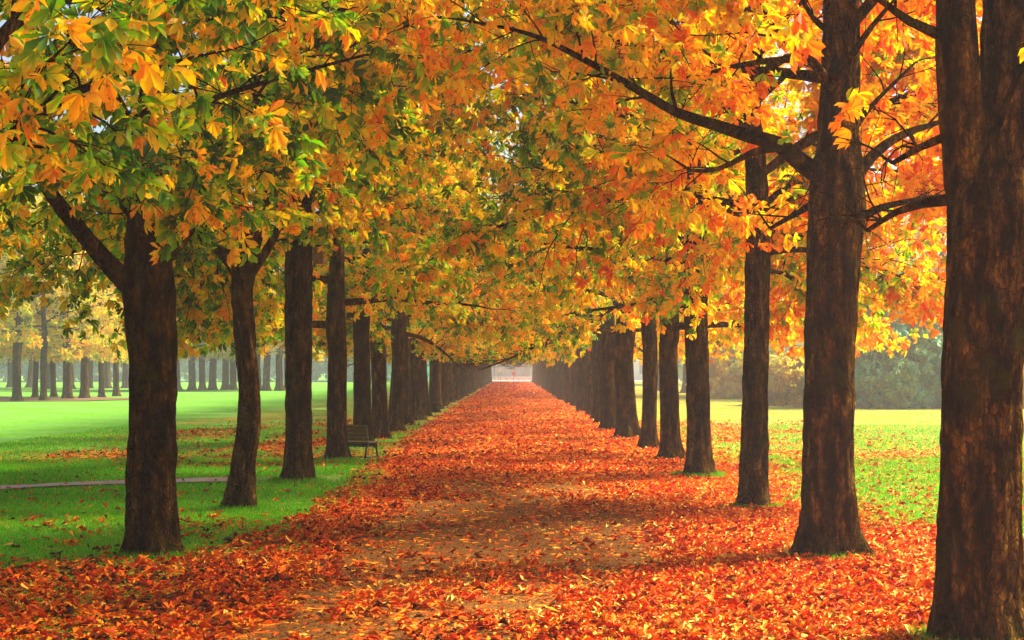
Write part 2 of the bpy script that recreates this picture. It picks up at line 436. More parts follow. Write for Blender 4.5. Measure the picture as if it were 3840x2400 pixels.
# ------------------------------------------------------------------ prototypes for the long rows
def make_proto(seed, dense, size, zfork, nl=14, r=.235, detail=28, zmin=2.4):
    rnd = random.Random(seed); T = Tree(seed, dense, leafstep=.078, zmin=zmin)
    w = Wood()
    bend = rnd.uniform(-.08, .08); b2 = rnd.uniform(-.08, .08)
    base = Vector((0, 0, 0))
    P = [Vector((0, 0, -.06)), Vector((bend*.5, b2*.5, 1.2)), Vector((bend, b2, 2.4)), Vector((bend*.4, b2, zfork)), Vector((rnd.uniform(-.2, .2), rnd.uniform(-.2, .2), 6.2)), Vector((rnd.uniform(-.4, .4), rnd.uniform(-.4, .4), 9.8))]
    trunk_tube(w, P, [r, r*.93, r*.92, r*.98, r*.5, .03], detail, seed, rough=.009, step=.12)
    auto_limbs(T, w, base, r, zfork-.1, 9.2, 9, nl, rnd, spread=4.3, elev=(.12, .95))
    tm = w.mesh('trunk', BARK)
    rs = np.random.RandomState(seed)
    cm = crown_mesh('crown', T.nodes, LEAF, rs, size)
    return tm, cm, len(T.nodes)

PROTOS = [make_proto(101, .86, (.115, .185), 3.35), make_proto(102, .86, (.115, .185), 3.0), make_proto(103, .86, (.115, .185), 3.7, r=.21), make_proto(104, .86, (.115, .185), 3.3, r=.25),
          make_proto(105, .86, (.12, .19), 3.4, zmin=3.15), make_proto(106, .86, (.12, .19), 3.6, zmin=3.2, r=.22)]
print('proto nodes', [p[2] for p in PROTOS], 'verts', [len(p[1].vertices) for p in PROTOS])

GR_L = 'chestnut trees of the left row along the path'; GR_R = 'chestnut trees of the right row along the path'
def place_proto(k, x, y, rz, sc, wid, color, label, group, name='chestnut_tree', cat='tree'):
    tm, cm, _ = PROTOS[k % 4 if k >= 0 else k]
    e = new_empty(name, (x, y, hgt(x, y) if abs(x) < 90 else 0), label, cat, group)
    tl = random.Random(int(x*991+y*77)); e.rotation_euler = (R(tl.uniform(-1.3, 1.3)), R(tl.uniform(-1.3, 1.3)), rz)
    t = link_part('trunk', tm, e); t.scale = (wid, wid, sc)
    c = link_part('crown', cm, e, color); c.scale = (sc, sc, sc)
    return e

# ------------------------------------------------------------------ near trees, one by one
def near_tree(name, px, Y, stem, limbs, label, group, color, seed, keep=None, autolimbs=None, dense=1.0, leaf=(.115, .185), zmin=2.6, flare=.5, sides=60, rough=.017):
    """stem: list of (px, py, dy, radius); limbs: list of dict(path=[(px,py,dy)...], r=(r0,r1)).  All in the tree's own metres after at()."""
    X = (px-VX)/F*Y; g = hgt(X, Y); O = Vector((X, Y, g))
    e = new_empty(name, tuple(O), label, 'tree', group)
    loc = lambda q: at(q[0], q[1], Y+q[2])-O
    rnd = random.Random(seed); T = Tree(seed, dense, leafstep=.078, zmin=zmin-g); T.sides = (12, 6, 3)
    w = Wood()
    for st in stem:
        pts = [loc(q) for q in st]; rad = [q[3] for q in st]
        if st is stem[0]:
            pts[0].z = -.08
            trunk_tube(w, pts, rad, sides, seed, rough=rough, flare=flare)
        else:
            pts, rad = resample(pts, rad, .09); w.tube(pts, rad, 30, rough=rough*.8, seed=seed+3, flutes=.1)
    link_part('trunk', w.mesh('trunk', BARK), e)
    for lb in limbs:
        b = Wood()
        T.limb(b, [loc(q) for q in lb['path']], lb['r'][0], lb['r'][1], start=lb.get('start', .3), nb=lb.get('nb'), reach=lb.get('reach', 1.0))
        link_part('branch', b.mesh('branch', BARK), e)
    if autolimbs:
        for (z0, z1, n, spread, az, el) in autolimbs:
            a = az
            for i in range(n):
                f = i/max(1, n-1); z = z0+(z1-z0)*f; a += 2.4+rnd.uniform(-.3, .3); ee = el[0]+(el[1]-el[0])*f
                # start on the leader
                st = stem[0]; P = [loc(q) for q in st]
                base = P[-1]
                for q0, q1 in zip(P, P[1:]):
                    if q0.z <= z <= q1.z: base = q0.lerp(q1, (z-q0.z)/(q1.z-q0.z)); break
                d = Vector((math.cos(a)*math.cos(ee), math.sin(a)*math.cos(ee), math.sin(ee)))
                pts = grow_path(rnd, base, d, spread*(1-.25*f)*rnd.uniform(.85, 1.15), .05*(1.1-f), .10, 6)
                b = Wood(); T.limb(b, pts, .075-.03*f, .012); link_part('branch', b.mesh('branch', BARK), e)
    bare = []
    for lb in limbs:
        if 'bare' in lb:
            P = [loc(q) for q in lb['path']]; P = P[:max(2, int(len(P)*.7))]
            for a, b in zip(P, P[1:]):
                for k in range(6): bare.append((a.lerp(b, k/6), lb['bare']))
    def kp(p):
        if keep and not keep(p): return False
        for c, r_ in bare:
            if abs(p.x-c.x) < r_ and abs(p.z-c.z) < r_ and p.y < c.y+r_ and p.y > c.y-2.3: return False
        return True
    cm = crown_mesh('crown', T.nodes, LEAF, np.random.RandomState(seed), leaf, kp)
    link_part('crown', cm, e, color)
    print(name, len(T.nodes))
    return e

def clear_col(r, z, dirs=None):
    return lambda p: not (p.x*p.x+p.y*p.y < r*r and p.z < z)

# left row ---------------------------------------------------------
YL = [11.2, 16.55, 22.0, 27.4, 33.6, 39.8, 45.0, 50.5, 56.0, 61.8]
# tree just outside the frame whose crown reaches in
near_tree('chestnut_tree', -150, 11.4, [[(-150, 1500, 0, .26), (-152, 900, 0, .24), (-150, 620, 0, .24), (-140, 200, .1, .15), (-120, -300, 0, .09), (-100, -900, 0, .03)]],
    [dict(path=[(-150, 560, 0), (20, 330, .5), (220, 200, 1.0), (480, 130, 1.4)], r=(.08, .012), start=.35, reach=1.1),
     dict(path=[(-150, 330, 0), (30, 60, .3), (260, -60, .8), (560, -120, 1.2)], r=(.08, .012), start=.3, reach=1.1),
     dict(path=[(-150, 450, 0), (0, 260, -1), (120, 140, -2)], r=(.06, .012), start=.4),
     dict(path=[(-150, 620, 0), (-60, 420, 1.2), (60, 330, 2.6)], r=(.06, .012), start=.4)],
    'tree cut off by the left edge, leaves hanging in at top left', GR_L, (.42, .62), 21,
    autolimbs=[(5.0, 9, 7, 4.2, .5, (.5, 1.1))], dense=.6, zmin=3.3)

near_tree('chestnut_tree', 366, YL[1], [[(366, 1310, 0, .245), (362, 1150, 0, .25), (364, 1000, 0, .245), (364, 850, 0, .25), (356, 700, 0, .27), (352, 620, .05, .24), (350, 500, .1, .20), (348, 400, .15, .165), (362, 200, .2, .13), (388, 60, .2, .11), (400, -150, .2, .08), (400, -500, .2, .03)]],
    [dict(path=[(335, 700, -.05), (255, 620, -.2), (190, 545, -.4), (110, 440, -.6), (60, 330, -.8), (52, 150, -1), (60, 0, -1.2)], r=(.125, .04), start=.45, reach=1.0, bare=.20),
     dict(path=[(352, 640, 0), (440, 560, .2), (500, 440, .4), (560, 300, .7), (640, 180, 1)], r=(.065, .015), start=.35),
     dict(path=[(350, 600, .1), (349, 500, .1), (348, 400, .15), (362, 200, .2)], r=(.05, .04), bare=.27, nb=1, reach=.3),
     dict(path=[(350, 420, .1), (280, 240, -.3), (170, 90, -.6), (60, -40, -1)], r=(.085, .015), bare=.12),
     dict(path=[(380, 130, .1), (460, 60, .2), (620, 30, .5), (800, 20, .8), (960, 0, 1)], r=(.06, .018), reach=1.0, bare=.10),
     dict(path=[(356, 350, .1), (470, 250, -.6), (640, 190, -1.2), (860, 130, -1.6)], r=(.05, .014), reach=1.0, bare=.09),
     dict(path=[(345, 560, .0), (270, 470, 1.), (130, 430, 2.0), (0, 440, 2.8)], r=(.06, .012)),
     dict(path=[(352, 520, .0), (430, 430, 1.2), (520, 380, 2.2)], r=(.05, .012)),
     dict(path=[(345, 600, .0), (330, 480, -1.0), (300, 440, -1.9), (250, 400, -2.4)], r=(.04, .010), reach=.9),
     dict(path=[(352, 560, .0), (400, 420, -1.2), (430, 380, -2.0)], r=(.04, .010), reach=.9)],
    'thick dark chestnut forking low into a big left limb, nearest whole trunk on the left', GR_L, (.41, .64), 22,
    autolimbs=[(5.4, 9.5, 8, 4.3, 1.5, (.5, 1.1))], dense=.85, keep=clear_col(.8, 3.25), zmin=2.5, sides=72, flare=.45)

near_tree('chestnut_tree', 574, YL[2], [[(566, 1222, 0, .205), (576, 1100, 0, .165), (590, 960, 0, .15), (578, 800, 0, .145), (572, 700, 0, .15), (578, 640, 0, .17), (600, 560, 0, .12), (620, 480, 0, .11), (612, 250, .1, .09), (605, 0, .1, .06), (605, -250, .1, .03)]],
    [dict(path=[(570, 660, 0), (535, 612, -.1), (500, 580, -.2), (440, 520, -.5), (380, 430, -.8)], r=(.10, .02), start=.35),
     dict(path=[(585, 655, 0), (640, 575, .1), (690, 470, .4), (760, 360, .8), (860, 280, 1.2)], r=(.09, .015), start=.4),
     dict(path=[(600, 560, 0), (560, 420, .2), (540, 250, .5), (560, 60, .8)], r=(.07, .015)),
     dict(path=[(612, 470, 0), (700, 420, .8), (830, 400, 1.6)], r=(.05, .012)),
     dict(path=[(600, 540, 0), (480, 480, 1.2), (330, 560, 2.2), (200, 600, 2.6)], r=(.06, .012)),
     dict(path=[(590, 600, 0), (520, 600, 1.5), (440, 640, 2.6), (390, 700, 3.2)], r=(.05, .012), reach=1.1),
     dict(path=[(590, 620, 0), (440, 560, .8), (300, 560, 1.6), (160, 600, 2.2), (60, 640, 2.4)], r=(.06, .012), reach=1.1),
     dict(path=[(600, 560, 0), (560, 560, 1.5), (500, 620, 3.2), (470, 690, 4.0)], r=(.05, .012), reach=1.1),
     dict(path=[(600, 470, 0), (700, 380, -1.3), (850, 300, -2.0)], r=(.045, .012))],
    'slender black trunk bowing slightly and splitting in a Y, second in the left row', GR_L, (.46, .62), 23,
    dense=.85, keep=clear_col(.75, 3.9), autolimbs=[(5.0, 9.5, 9, 4.4, 2.5, (.5, 1.1))], zmin=2.4, sides=40, flare=.35)

near_tree('chestnut_tree', 702, YL[3], [[(700, 1143, 0, .26), (705, 1040, 0, .235), (705, 900, 0, .235), (705, 750, 0, .24), (708, 600, 0, .24), (712, 500, 0, .20), (705, 300, 0, .15), (700, 100, 0, .11), (690, -150, 0, .04)]],
    [dict(path=[(710, 520, 0), (800, 490, -.6), (900, 470, -1.4)], r=(.06, .012)),
     dict(path=[(710, 480, 0), (620, 400, -.3), (540, 330, -.8)], r=(.08, .012)),
     dict(path=[(706, 400, 0), (840, 280, .4), (980, 200, .8)], r=(.08, .012)),
     dict(path=[(706, 470, 0), (560, 520, .8), (450, 640, 1.4)], r=(.06, .012)),
     dict(path=[(706, 560, 0), (640, 580, 1.0), (560, 660, 2.0), (500, 740, 2.6)], r=(.05, .012), reach=1.1),
     dict(path=[(706, 540, 0), (680, 560, 2.0), (640, 640, 3.6), (620, 740, 4.6)], r=(.05, .012), reach=1.1),
     dict(path=[(705, 320, 0), (850, 220, .8), (1010, 190, 1.5), (1210, 220, 2.2)], r=(.075, .015), reach=1.2, bare=.14),
     dict(path=[(702, 200, 0), (850, 80, .8), (1050, 40, 1.5), (1230, 80, 2.2)], r=(.06, .012), reach=1.2)],
    'stout straight trunk with a nest box on its side, third in the left row', GR_L, (.52, .60), 24,
    dense=.85, keep=clear_col(.95, 4.5), autolimbs=[(4.4, 9.6, 12, 4.4, .2, (.3, 1.1))], zmin=2.45, sides=40, flare=.35)

ORD = ['first', 'second', 'third', 'fourth', 'fifth', 'sixth', 'seventh', 'eighth', 'ninth', 'tenth', 'eleventh', 'twelfth', 'thirteenth', 'fourteenth', 'fifteenth']
rr = random.Random(5)
# (pixel of the trunk, depth, proto, width, colour, label)
left_mid = [(795, 33.6, 1, .92, (.56, .58), 'mossy trunk with a pale scar at its foot, beside the bench'),
            (857, 39.4, 0, 1.0, (.50, .6), 'dark trunk rising behind the bench, fifth in the left row'),
            (899, 44.6, 2, 1.1, (.56, .55), 'greenish trunk just right of the one behind the bench'),
            (934, 50.2, 3, .98, (.52, .55), 'tall trunk with a thick curved side limb, seventh in the left row')]
right_mid = [(1585, 34.2, 1, .95, (.44, .6), 'slightly knotty brown trunk, fifth in the right row'),
             (1533, 39.2, 2, .95, (.40, .6), 'thin straight trunk, sixth in the right row'),
             (1482, 45.2, 3, 1.22, (.36, .6), 'thickest of the middle trunks in the right row, roots spreading'),
             (1441, 51.5, 0, 1.05, (.42, .6), 'trunk half hidden behind the thick middle trunk of the right row')]
for (px, Y, k, wd, colr, lab) in left_mid:
    place_proto(k, (px-VX)/F*Y, Y, rr.uniform(0, 6.28), rr.uniform(.97, 1.05), wd, colr, lab, GR_L)
for (px, Y, k, wd, colr, lab) in right_mid:
    place_proto(k, (px-VX)/F*Y, Y, rr.uniform(0, 6.28), rr.uniform(.97, 1.05), wd, colr, lab, GR_R)
n_l, n_r = 7, 8; y = 56.2; k = 0
while y < 262:
    for sgn, X, grp in ((-1, -3.9, GR_L), (1, 3.45, GR_R)):
        i = (n_l if sgn < 0 else n_r)+k; side = 'left' if sgn < 0 else 'right'
        if i < 13: lab = '%s trunk of the %s row counted away from the camera' % (ORD[i], side)
        elif y < 180: lab = 'one of the close packed trunks receding in the middle of the %s row' % side
        else: lab = 'one of the tiny merged trunks at the far end of the %s row' % side
        yy = y+rr.uniform(-.35, .35)+(.8 if sgn > 0 else 0)
        place_proto(rr.randrange(4) if yy < 80 else rr.choice((-1, -2)), X+rr.uniform(-.12, .12), yy, rr.uniform(0, 6.28), rr.uniform(.95, 1.06), rr.uniform(.82, 1.22),
                    (rr.uniform(.40, .60), .55), lab, grp)
    y += 5.65; k += 1

# right row --------------------------------------------------------
near_tree('chestnut_tree', 2312, 11.1, [[(2312, 1524, 0, .30), (2308, 1350, 0, .285), (2312, 1150, 0, .275), (2318, 950, 0, .27), (2326, 760, 0, .268), (2333, 600, 0, .27), (2340, 470, 0, .28), (2362, 340, .05, .22), (2378, 200, .05, .185), (2382, 60, .1, .17), (2385, -150, .1, .15), (2390, -500, .1, .10), (2390, -1000, 0, .03)],
                                        [(2310, 560, -.02, .15), (2290, 430, -.02, .17), (2272, 280, -.03, .16), (2262, 120, -.05, .155), (2258, -40, -.05, .14), (2262, -300, -.1, .09), (2275, -700, -.1, .03)]],
    [dict(path=[(2262, 110, -.1), (2215, 80, -.1), (2150, 50, -.15), (2075, -5, -.2), (1960, -90, -.2)], r=(.060, .012), start=.55, reach=.9),
     dict(path=[(2296, 480, -.27), (2340, 350, -.42), (2375, 250, -.52), (2440, 100, -.62)], r=(.040, .02), start=.8, reach=.8),
     dict(path=[(2300, 470, .1), (2245, 470, .2), (2180, 480, .35), (2120, 500, .5), (2050, 545, .7)], r=(.062, .02), start=.75, reach=.8),
     dict(path=[(2290, 330, .1), (2240, 320, .3), (2170, 350, .5), (2110, 385, .7)], r=(.05, .018), start=.6, reach=.8)],
    'massive dark trunk at the right edge, twin stemmed higher up, biggest in the picture', GR_R, (.68, .45), 31,
    dense=.75, keep=clear_col(1.2, 6.2), autolimbs=[(5.8, 9.5, 9, 4.2, .9, (.35, 1.1))], zmin=3.9, sides=84, rough=.020, flare=.28)

near_tree('chestnut_tree', 1962, 16.6, [[(1962, 1308, 0, .27), (1962, 1180, 0, .27), (1962, 1040, 0, .262), (1966, 880, 0, .258), (1972, 720, 0, .26), (1976, 600, 0, .275), (1980, 500, 0, .285), (1982, 410, 0, .27), (1984, 330, .05, .21), (1986, 220, .05, .20), (1988, 80, .1, .195), (1986, -60, .1, .18), (1985, -300, .1, .13), (1985, -700, 0, .03)]],
    [dict(path=[(1950, 420, -.1), (1895, 385, -.25), (1840, 340, -.4), (1775, 322, -.5), (1700, 298, -.6), (1600, 265, -.8), (1500, 208, -1), (1380, 140, -1.2), (1250, 80, -1.4), (1080, 45, -1.5)], r=(.115, .012), start=.42, reach=.8, nb=14, bare=.16),
     dict(path=[(1840, 348, -.4), (1780, 360, -.5), (1700, 398, -.6), (1630, 402, -.7), (1590, 375, -.8)], r=(.05, .010), start=.6, reach=.7, nb=5, bare=.12),
     dict(path=[(1968, 215, -.15), (1925, 150, -.3), (1870, 110, -.4), (1800, 20, -.6), (1740, -60, -.8)], r=(.07, .014), start=.5),
     dict(path=[(1880, 140, -.35), (1820, 142, -.5), (1720, 160, -.6), (1650, 180, -.7), (1580, 185, -.8)], r=(.042, .010), start=.4, reach=.7, nb=7, bare=.12),
     dict(path=[(1968, 200, -.2), (2020, 120, -.35), (2070, 50, -.45), (2150, -40, -.6)], r=(.06, .014), start=.6),
     dict(path=[(1985, 90, 0), (1920, 40, .2), (1870, -60, .3)], r=(.05, .014), start=.5),
     dict(path=[(2010, 440, .1), (2060, 370, .3), (2130, 320, .6), (2230, 285, 1.0), (2320, 250, 1.4)], r=(.085, .014), start=.5),
     dict(path=[(2005, 540, .1), (2060, 500, .3), (2130, 478, .5), (2250, 455, .8)], r=(.07, .014), start=.6),
     dict(path=[(2000, 330, .1), (2060, 250, .5), (2160, 150, 1)], r=(.05, .014), start=.5),
     dict(path=[(1940, 470, 0), (1890, 500, .3), (1820, 540, .6)], r=(.05, .02), start=.6, reach=.8)],
    'smooth brown trunk with a long dark limb reaching over the path, second on the right', GR_R, (.64, .5), 32,
    dense=.72, keep=clear_col(.8, 4.7), autolimbs=[(5.2, 9.5, 10, 4.5, .3, (.45, 1.1))], zmin=3.45, sides=72, flare=.75)

near_tree('chestnut_tree', 1785, 21.9, [[(1783, 1197, 0, .20), (1782, 1080, 0, .185), (1784, 940, 0, .172), (1786, 800, 0, .175), (1788, 650, 0, .175), (1790, 500, 0, .17), (1780, 300, 0, .135), (1775, 150, 0, .125), (1775, 0, 0, .11), (1770, -300, 0, .04)]],
    [dict(path=[(1785, 560, 0), (1720, 500, -.3), (1640, 470, -.8), (1540, 430, -1.2), (1400, 370, -1.5)], r=(.07, .015), bare=.12),
     dict(path=[(1785, 520, 0), (1850, 480, .4), (1930, 440, .9)], r=(.06, .012)),
     dict(path=[(1780, 330, 0), (1700, 240, -.3), (1600, 170, -.6), (1500, 120, -1)], r=(.055, .012)),
     dict(path=[(1782, 480, 0), (1850, 560, 1.2), (1900, 600, 2.4), (2000, 640, 3)], r=(.05, .012)),
     dict(path=[(1785, 600, 0), (1900, 590, .3), (2040, 620, .6), (2190, 680, .9)], r=(.055, .012), reach=1.1, nb=14),
     dict(path=[(1785, 640, 0), (1860, 650, .8), (1960, 720, 1.4)], r=(.045, .012), reach=1.0),
     dict(path=[(1785, 500, 0), (1900, 420, 1.2), (2060, 400, 2.0), (2230, 420, 2.6)], r=(.055, .012), reach=1.1),
     dict(path=[(1785, 420, 0), (1920, 320, .3), (2080, 260, .6), (2260, 240, .9)], r=(.055, .012), reach=1.1),
     dict(path=[(1778, 250, 0), (1900, 150, .4), (2080, 90, .9), (2260, 60, 1.2)], r=(.05, .012), reach=1.1),
     dict(path=[(1778, 150, 0), (1900, 0, .4), (2080, -60, .9), (2260, -100, 1.2)], r=(.05, .012), reach=1.1)],
    'narrow pale flaking trunk, third in the right row', GR_R, (.48, .6), 33,
    keep=clear_col(.6, 3.9), autolimbs=[(4.3, 9.4, 12, 4.5, .8, (.3, 1.1))], zmin=2.45, sides=40, flare=.3, rough=.016)

near_tree('chestnut_tree', 1652, 28.6, [[(1652, 1122, 0, .25), (1650, 1040, 0, .225), (1648, 920, 0, .215), (1646, 780, 0, .215), (1645, 650, 0, .22), (1645, 560, 0, .18), (1640, 400, 0, .14), (1635, 200, 0, .10), (1630, 0, 0, .04)]],
    [dict(path=[(1645, 620, 0), (1590, 540, -.5), (1500, 500, -1.2), (1400, 480, -1.8)], r=(.06, .012)),
     dict(path=[(1645, 580, 0), (1710, 540, .5), (1780, 520, 1)], r=(.06, .012)),
     dict(path=[(1645, 650, 0), (1600, 650, -1.2), (1640, 640, -2.2)], r=(.05, .012)),
     dict(path=[(1645, 600, 0), (1720, 620, 1.0), (1800, 680, 2.0), (1930, 720, 2.4)], r=(.05, .012)),
     dict(path=[(1640, 400, 0), (1500, 290, .8), (1350, 240, 1.6), (1180, 230, 2.4)], r=(.075, .015), reach=1.2, bare=.14),
     dict(path=[(1640, 300, 0), (1500, 160, .8), (1350, 100, 1.6), (1200, 110, 2.4)], r=(.06, .012), reach=1.2),
     dict(path=[(1645, 560, 0), (1760, 500, .6), (1900, 500, 1.2), (2050, 540, 1.8)], r=(.05, .012))],
    'dark trunk flaring into a mossy foot under green leaves, fourth in the right row', GR_R, (.40, .6), 34,
    keep=clear_col(.6, 3.0), autolimbs=[(3.9, 9.6, 14, 4.4, .1, (.25, 1.1))], zmin=2.45, sides=36, flare=.5)

# ------------------------------------------------------------------ outer background trees
GG = 'hazy trees of the grove beyond the left lawn'
grove = [(40, 948, 21, 'greyish hazy trunk at the left end of the misty grove', 1.15), (82, 940, 14, 'thin hazy trunk second from the left in the misty grove', .8),
         (103, 947, 17, 'leaning pale trunk nearer than its neighbours, third from left in the grove', .95), (127, 938, 14, 'narrow hazy trunk just left of the widest grove trunk', .8),
         (160, 943, 26, 'widest hazy trunk in the middle of the left grove', 1.3), (200, 942, 24, 'broad hazy trunk right of the widest one in the grove', 1.25),
         (240, 939, 16, 'hazy trunk second from the right end of the left grove', .95), (275, 936, 15, 'slim hazy trunk at the right end of the left grove', .9)]
for i, (px, py, wpx, lab, wd) in enumerate(grove):
    Y = 7200/(py-VY)
    place_proto(i, (px-VX)/F*Y, Y, rr.uniform(0, 6.28), 1.15, wd*1.05, (.52+.03*(i % 3), .30), lab, GG)
for i in range(11):       # back of the grove and the far line of trees behind the lawn
    px = 424+i*26+rr.uniform(-5, 5); Y = 150+rr.uniform(0, 9)
    lab = 'far bluish trunk in the misty line of trees beyond the left lawn'
    place_proto(i, (px-VX)/F*Y, Y, rr.uniform(0, 6.28), rr.uniform(1.2, 1.45), 1.5, (.58, .4), lab, 'trees of the far misty line')
for i in range(9):
    px = -60+i*45+rr.uniform(-8, 8); Y = 160+rr.uniform(0, 20)
    place_proto(i, (px-VX)/F*Y, Y, rr.uniform(0, 6.28), rr.uniform(1.3, 1.6), 1.5, (.50, .3), 'faint tree deep in the mist behind the left grove', 'trees deep in the mist behind the grove')

def bush(name, px, py, Wd, Hd, n, color, seed, label, cat='shrub', dep=None, leaf=(.32, .52), stems=5, zlow=0.05, mat=None):
    """broad shrub or low branched tree: several stems and a leafy uneven dome"""
    Y = 7200/(py-VY); X = (px-VX)/F*Y; rnd = random.Random(seed); rs = np.random.RandomState(seed)
    e = new_empty(name, (X, Y, 0), label, cat)
    w = Wood(); T = []
    clumps = []
    for i in range(int(n*.40)):
        a = rnd.uniform(0, 2*math.pi); u = rnd.random()**.5; zf = rnd.random()
        prof = math.sin(math.pi*min(1, (zf*.86+.16)))**.55
        cx = math.cos(a)*u*Wd/2*prof; cy = math.sin(a)*u*(dep or Wd)/2*prof; cz = zlow+zf*Hd*(1-.25*u)
        clumps.append(Vector((cx, cy, cz)))
    for i in range(stems):
        a = rnd.uniform(0, 6.28); top = Vector((math.cos(a)*Wd*.22, math.sin(a)*Wd*.22, Hd*rnd.uniform(.6, .85)))
        b = Vector((math.cos(a)*.15, math.sin(a)*.15, -.05))
        w.tube([b, b.lerp(top, .35)+Vector((0, 0, .2)), top], [.11, .08, .02], 7, cap=False)
    nodes = []
    for c in clumps:
        br = Vector((c.x*.2, c.y*.2, c.z*.55)); w.tube([br, br.lerp(c, .5)+Vector((0, 0, .1)), c], [.03, .02, .008], 4, cap=False)
        R_ = rnd.uniform(.45, 1.0)*(Wd/7+.4)
        for k in range(60):
            v = Vector((rnd.gauss(0, 1), rnd.gauss(0, 1), rnd.gauss(0, .6))); v = v.normalized()*R_*rnd.uniform(.75, 1.05); v.z *= .7
            p = c+v
            if p.z > .02: nodes.append((p, (v+Vector((0, 0, -.2))).normalized()))
    link_part('stem', w.mesh('stem', BARK), e)
    link_part('foliage', crown_mesh('foliage', nodes, mat or TEAL, rs, leaf), e, color)
    return e

bush('spreading_shrub', 2150, 962, 7.6, 7.6, 420, (.36, .32), 61, 'big blue green spreading shrub across the right lawn, between the two nearest right trunks')
bush('spreading_shrub', 1875, 958, 3.6, 3.0, 130, (.62, .32), 62, 'yellow green rounded bush on the right lawn, left of the big blue green shrub')
bush('spreading_shrub', 2420, 962, 4.5, 4.6, 170, (.6, .7), 63, 'green and orange leafed shrub at the far right edge behind the massive trunk')
bush('hazy_shrub', 1740, 940, 6.0, 4.2, 190, (.66, .35), 64, 'pale hazy yellow green bush far across the right lawn')
bush('hazy_shrub', 2010, 938, 6.0, 6.5, 230, (.66, .35), 65, 'tall yellowish hazy bush behind the big blue green shrub')
bush('hazy_shrub', 2290, 935, 8.0, 7.0, 260, (.5, .5), 66, 'tall dusky green bush mass behind the massive right trunk')
place_proto(1, (1690-VX)/F*118, 118, 1.0, 1.25, 2.2, (.82, .3), 'broad grey hazy trunk under orange leaves across the right lawn', 'single trees across the right lawn')
place_proto(2, (2400-VX)/F*86, 86, 2.0, 1.1, 1.3, (.78, .4), 'dark hazy trunk with orange leaves at the right edge beyond the lawn', 'single trees across the right lawn')
for i, (px, Y) in enumerate([(1560, 150), (1620, 135), (1800, 128), (1930, 122), (2080, 112), (2230, 108), (2350, 110)]):
    place_proto(i, (px-VX)/F*Y, Y, rr.uniform(0, 6.28), rr.uniform(1.3, 1.6), 1.4, (rr.uniform(.2, .75), .4), 'tall faint tree in the mist behind the right hand bushes', 'misty trees behind the right hand bushes')

def woods(label, x0, x1, y0, y1, n, color, seed):
    rs = np.random.RandomState(seed); nodes = []
    x = rs.uniform(x0, x1, n); y = rs.uniform(y0, y1, n)
    top = 9+5*vnoise(x, y, .09, seed)+3*vnoise(x, y, .3, seed+1); z = top*rs.rand(n)**.7
    v = rs.normal(0, 1, (n, 3)); v[:, 2] -= .4; v /= np.linalg.norm(v, axis=1, keepdims=True)
    nodes = list(zip(np.stack([x, y, z+.3], 1), v))
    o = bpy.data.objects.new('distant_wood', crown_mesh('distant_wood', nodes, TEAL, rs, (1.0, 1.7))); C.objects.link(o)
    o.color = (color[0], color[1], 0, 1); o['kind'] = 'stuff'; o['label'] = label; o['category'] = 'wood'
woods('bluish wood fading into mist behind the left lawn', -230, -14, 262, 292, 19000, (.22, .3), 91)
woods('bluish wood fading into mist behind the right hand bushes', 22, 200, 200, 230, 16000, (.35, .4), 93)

# dark soil bed under the shrubs
def patch(name, cx, cy, rx, ry, mat, lift, label):
    n = 48; v = [(0, 0, 0)]; f = []
    for i in range(n):
        a = 2*math.pi*i/n; r = 1+.14*math.sin(3*a+1)+.08*math.sin(7*a)
        v.append((math.cos(a)*rx*r, math.sin(a)*ry*r, 0))
    for i in range(n): f.append((0, 1+i, 1+(i+1) % n))
    v = [(x, y, hgt(cx+x, cy+y)+lift) for x, y, z in v]
    me = bpy.data.meshes.new(name); me.from_pydata(v, [], f); me.materials.append(mat)
    o = bpy.data.objects.new(name, me); C.objects.link(o); o.location = (cx, cy, 0); o['kind'] = 'structure'; o['label'] = label
    return o
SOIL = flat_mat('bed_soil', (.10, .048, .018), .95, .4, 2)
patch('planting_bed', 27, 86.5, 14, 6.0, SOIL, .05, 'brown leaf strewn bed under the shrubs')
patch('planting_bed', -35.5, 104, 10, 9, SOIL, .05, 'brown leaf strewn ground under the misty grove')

# ------------------------------------------------------------------ ground pieces
build_ground()
build_strip('path', np.linspace(0, 1, 26), np.concatenate([np.arange(-6, 60, .25), np.arange(60, 268, 2)]),
            lambda y: (-2.35+.22*noise.noise(Vector((0, y*.5, 1)))+.08*noise.noise(Vector((0, y*3, 1))), 2.15+.22*noise.noise(Vector((5, y*.5, 1)))+.08*noise.noise(Vector((5, y*3, 1)))),
            [(.36, (.02, .007, .001)), (.5, (.13, .047, .008)), (.62, (.44, .20, .045))], .006, 'brown gravel path strewn with leaves')
build_strip('footpath', np.linspace(0, 1, 4), np.arange(5.0, 40, .3), lambda y: (29.5+.08*noise.noise(Vector((y*.6, 0, 2))), 30.6+.08*noise.noise(Vector((y*.6, 7, 2)))),
            [(.25, (.36, .30, .24)), (.5, (.48, .40, .33)), (.75, (.6, .52, .44))], .03, 'narrow pale footpath crossing the left lawn', rot=lambda a, b: (-b, a-.5*b))

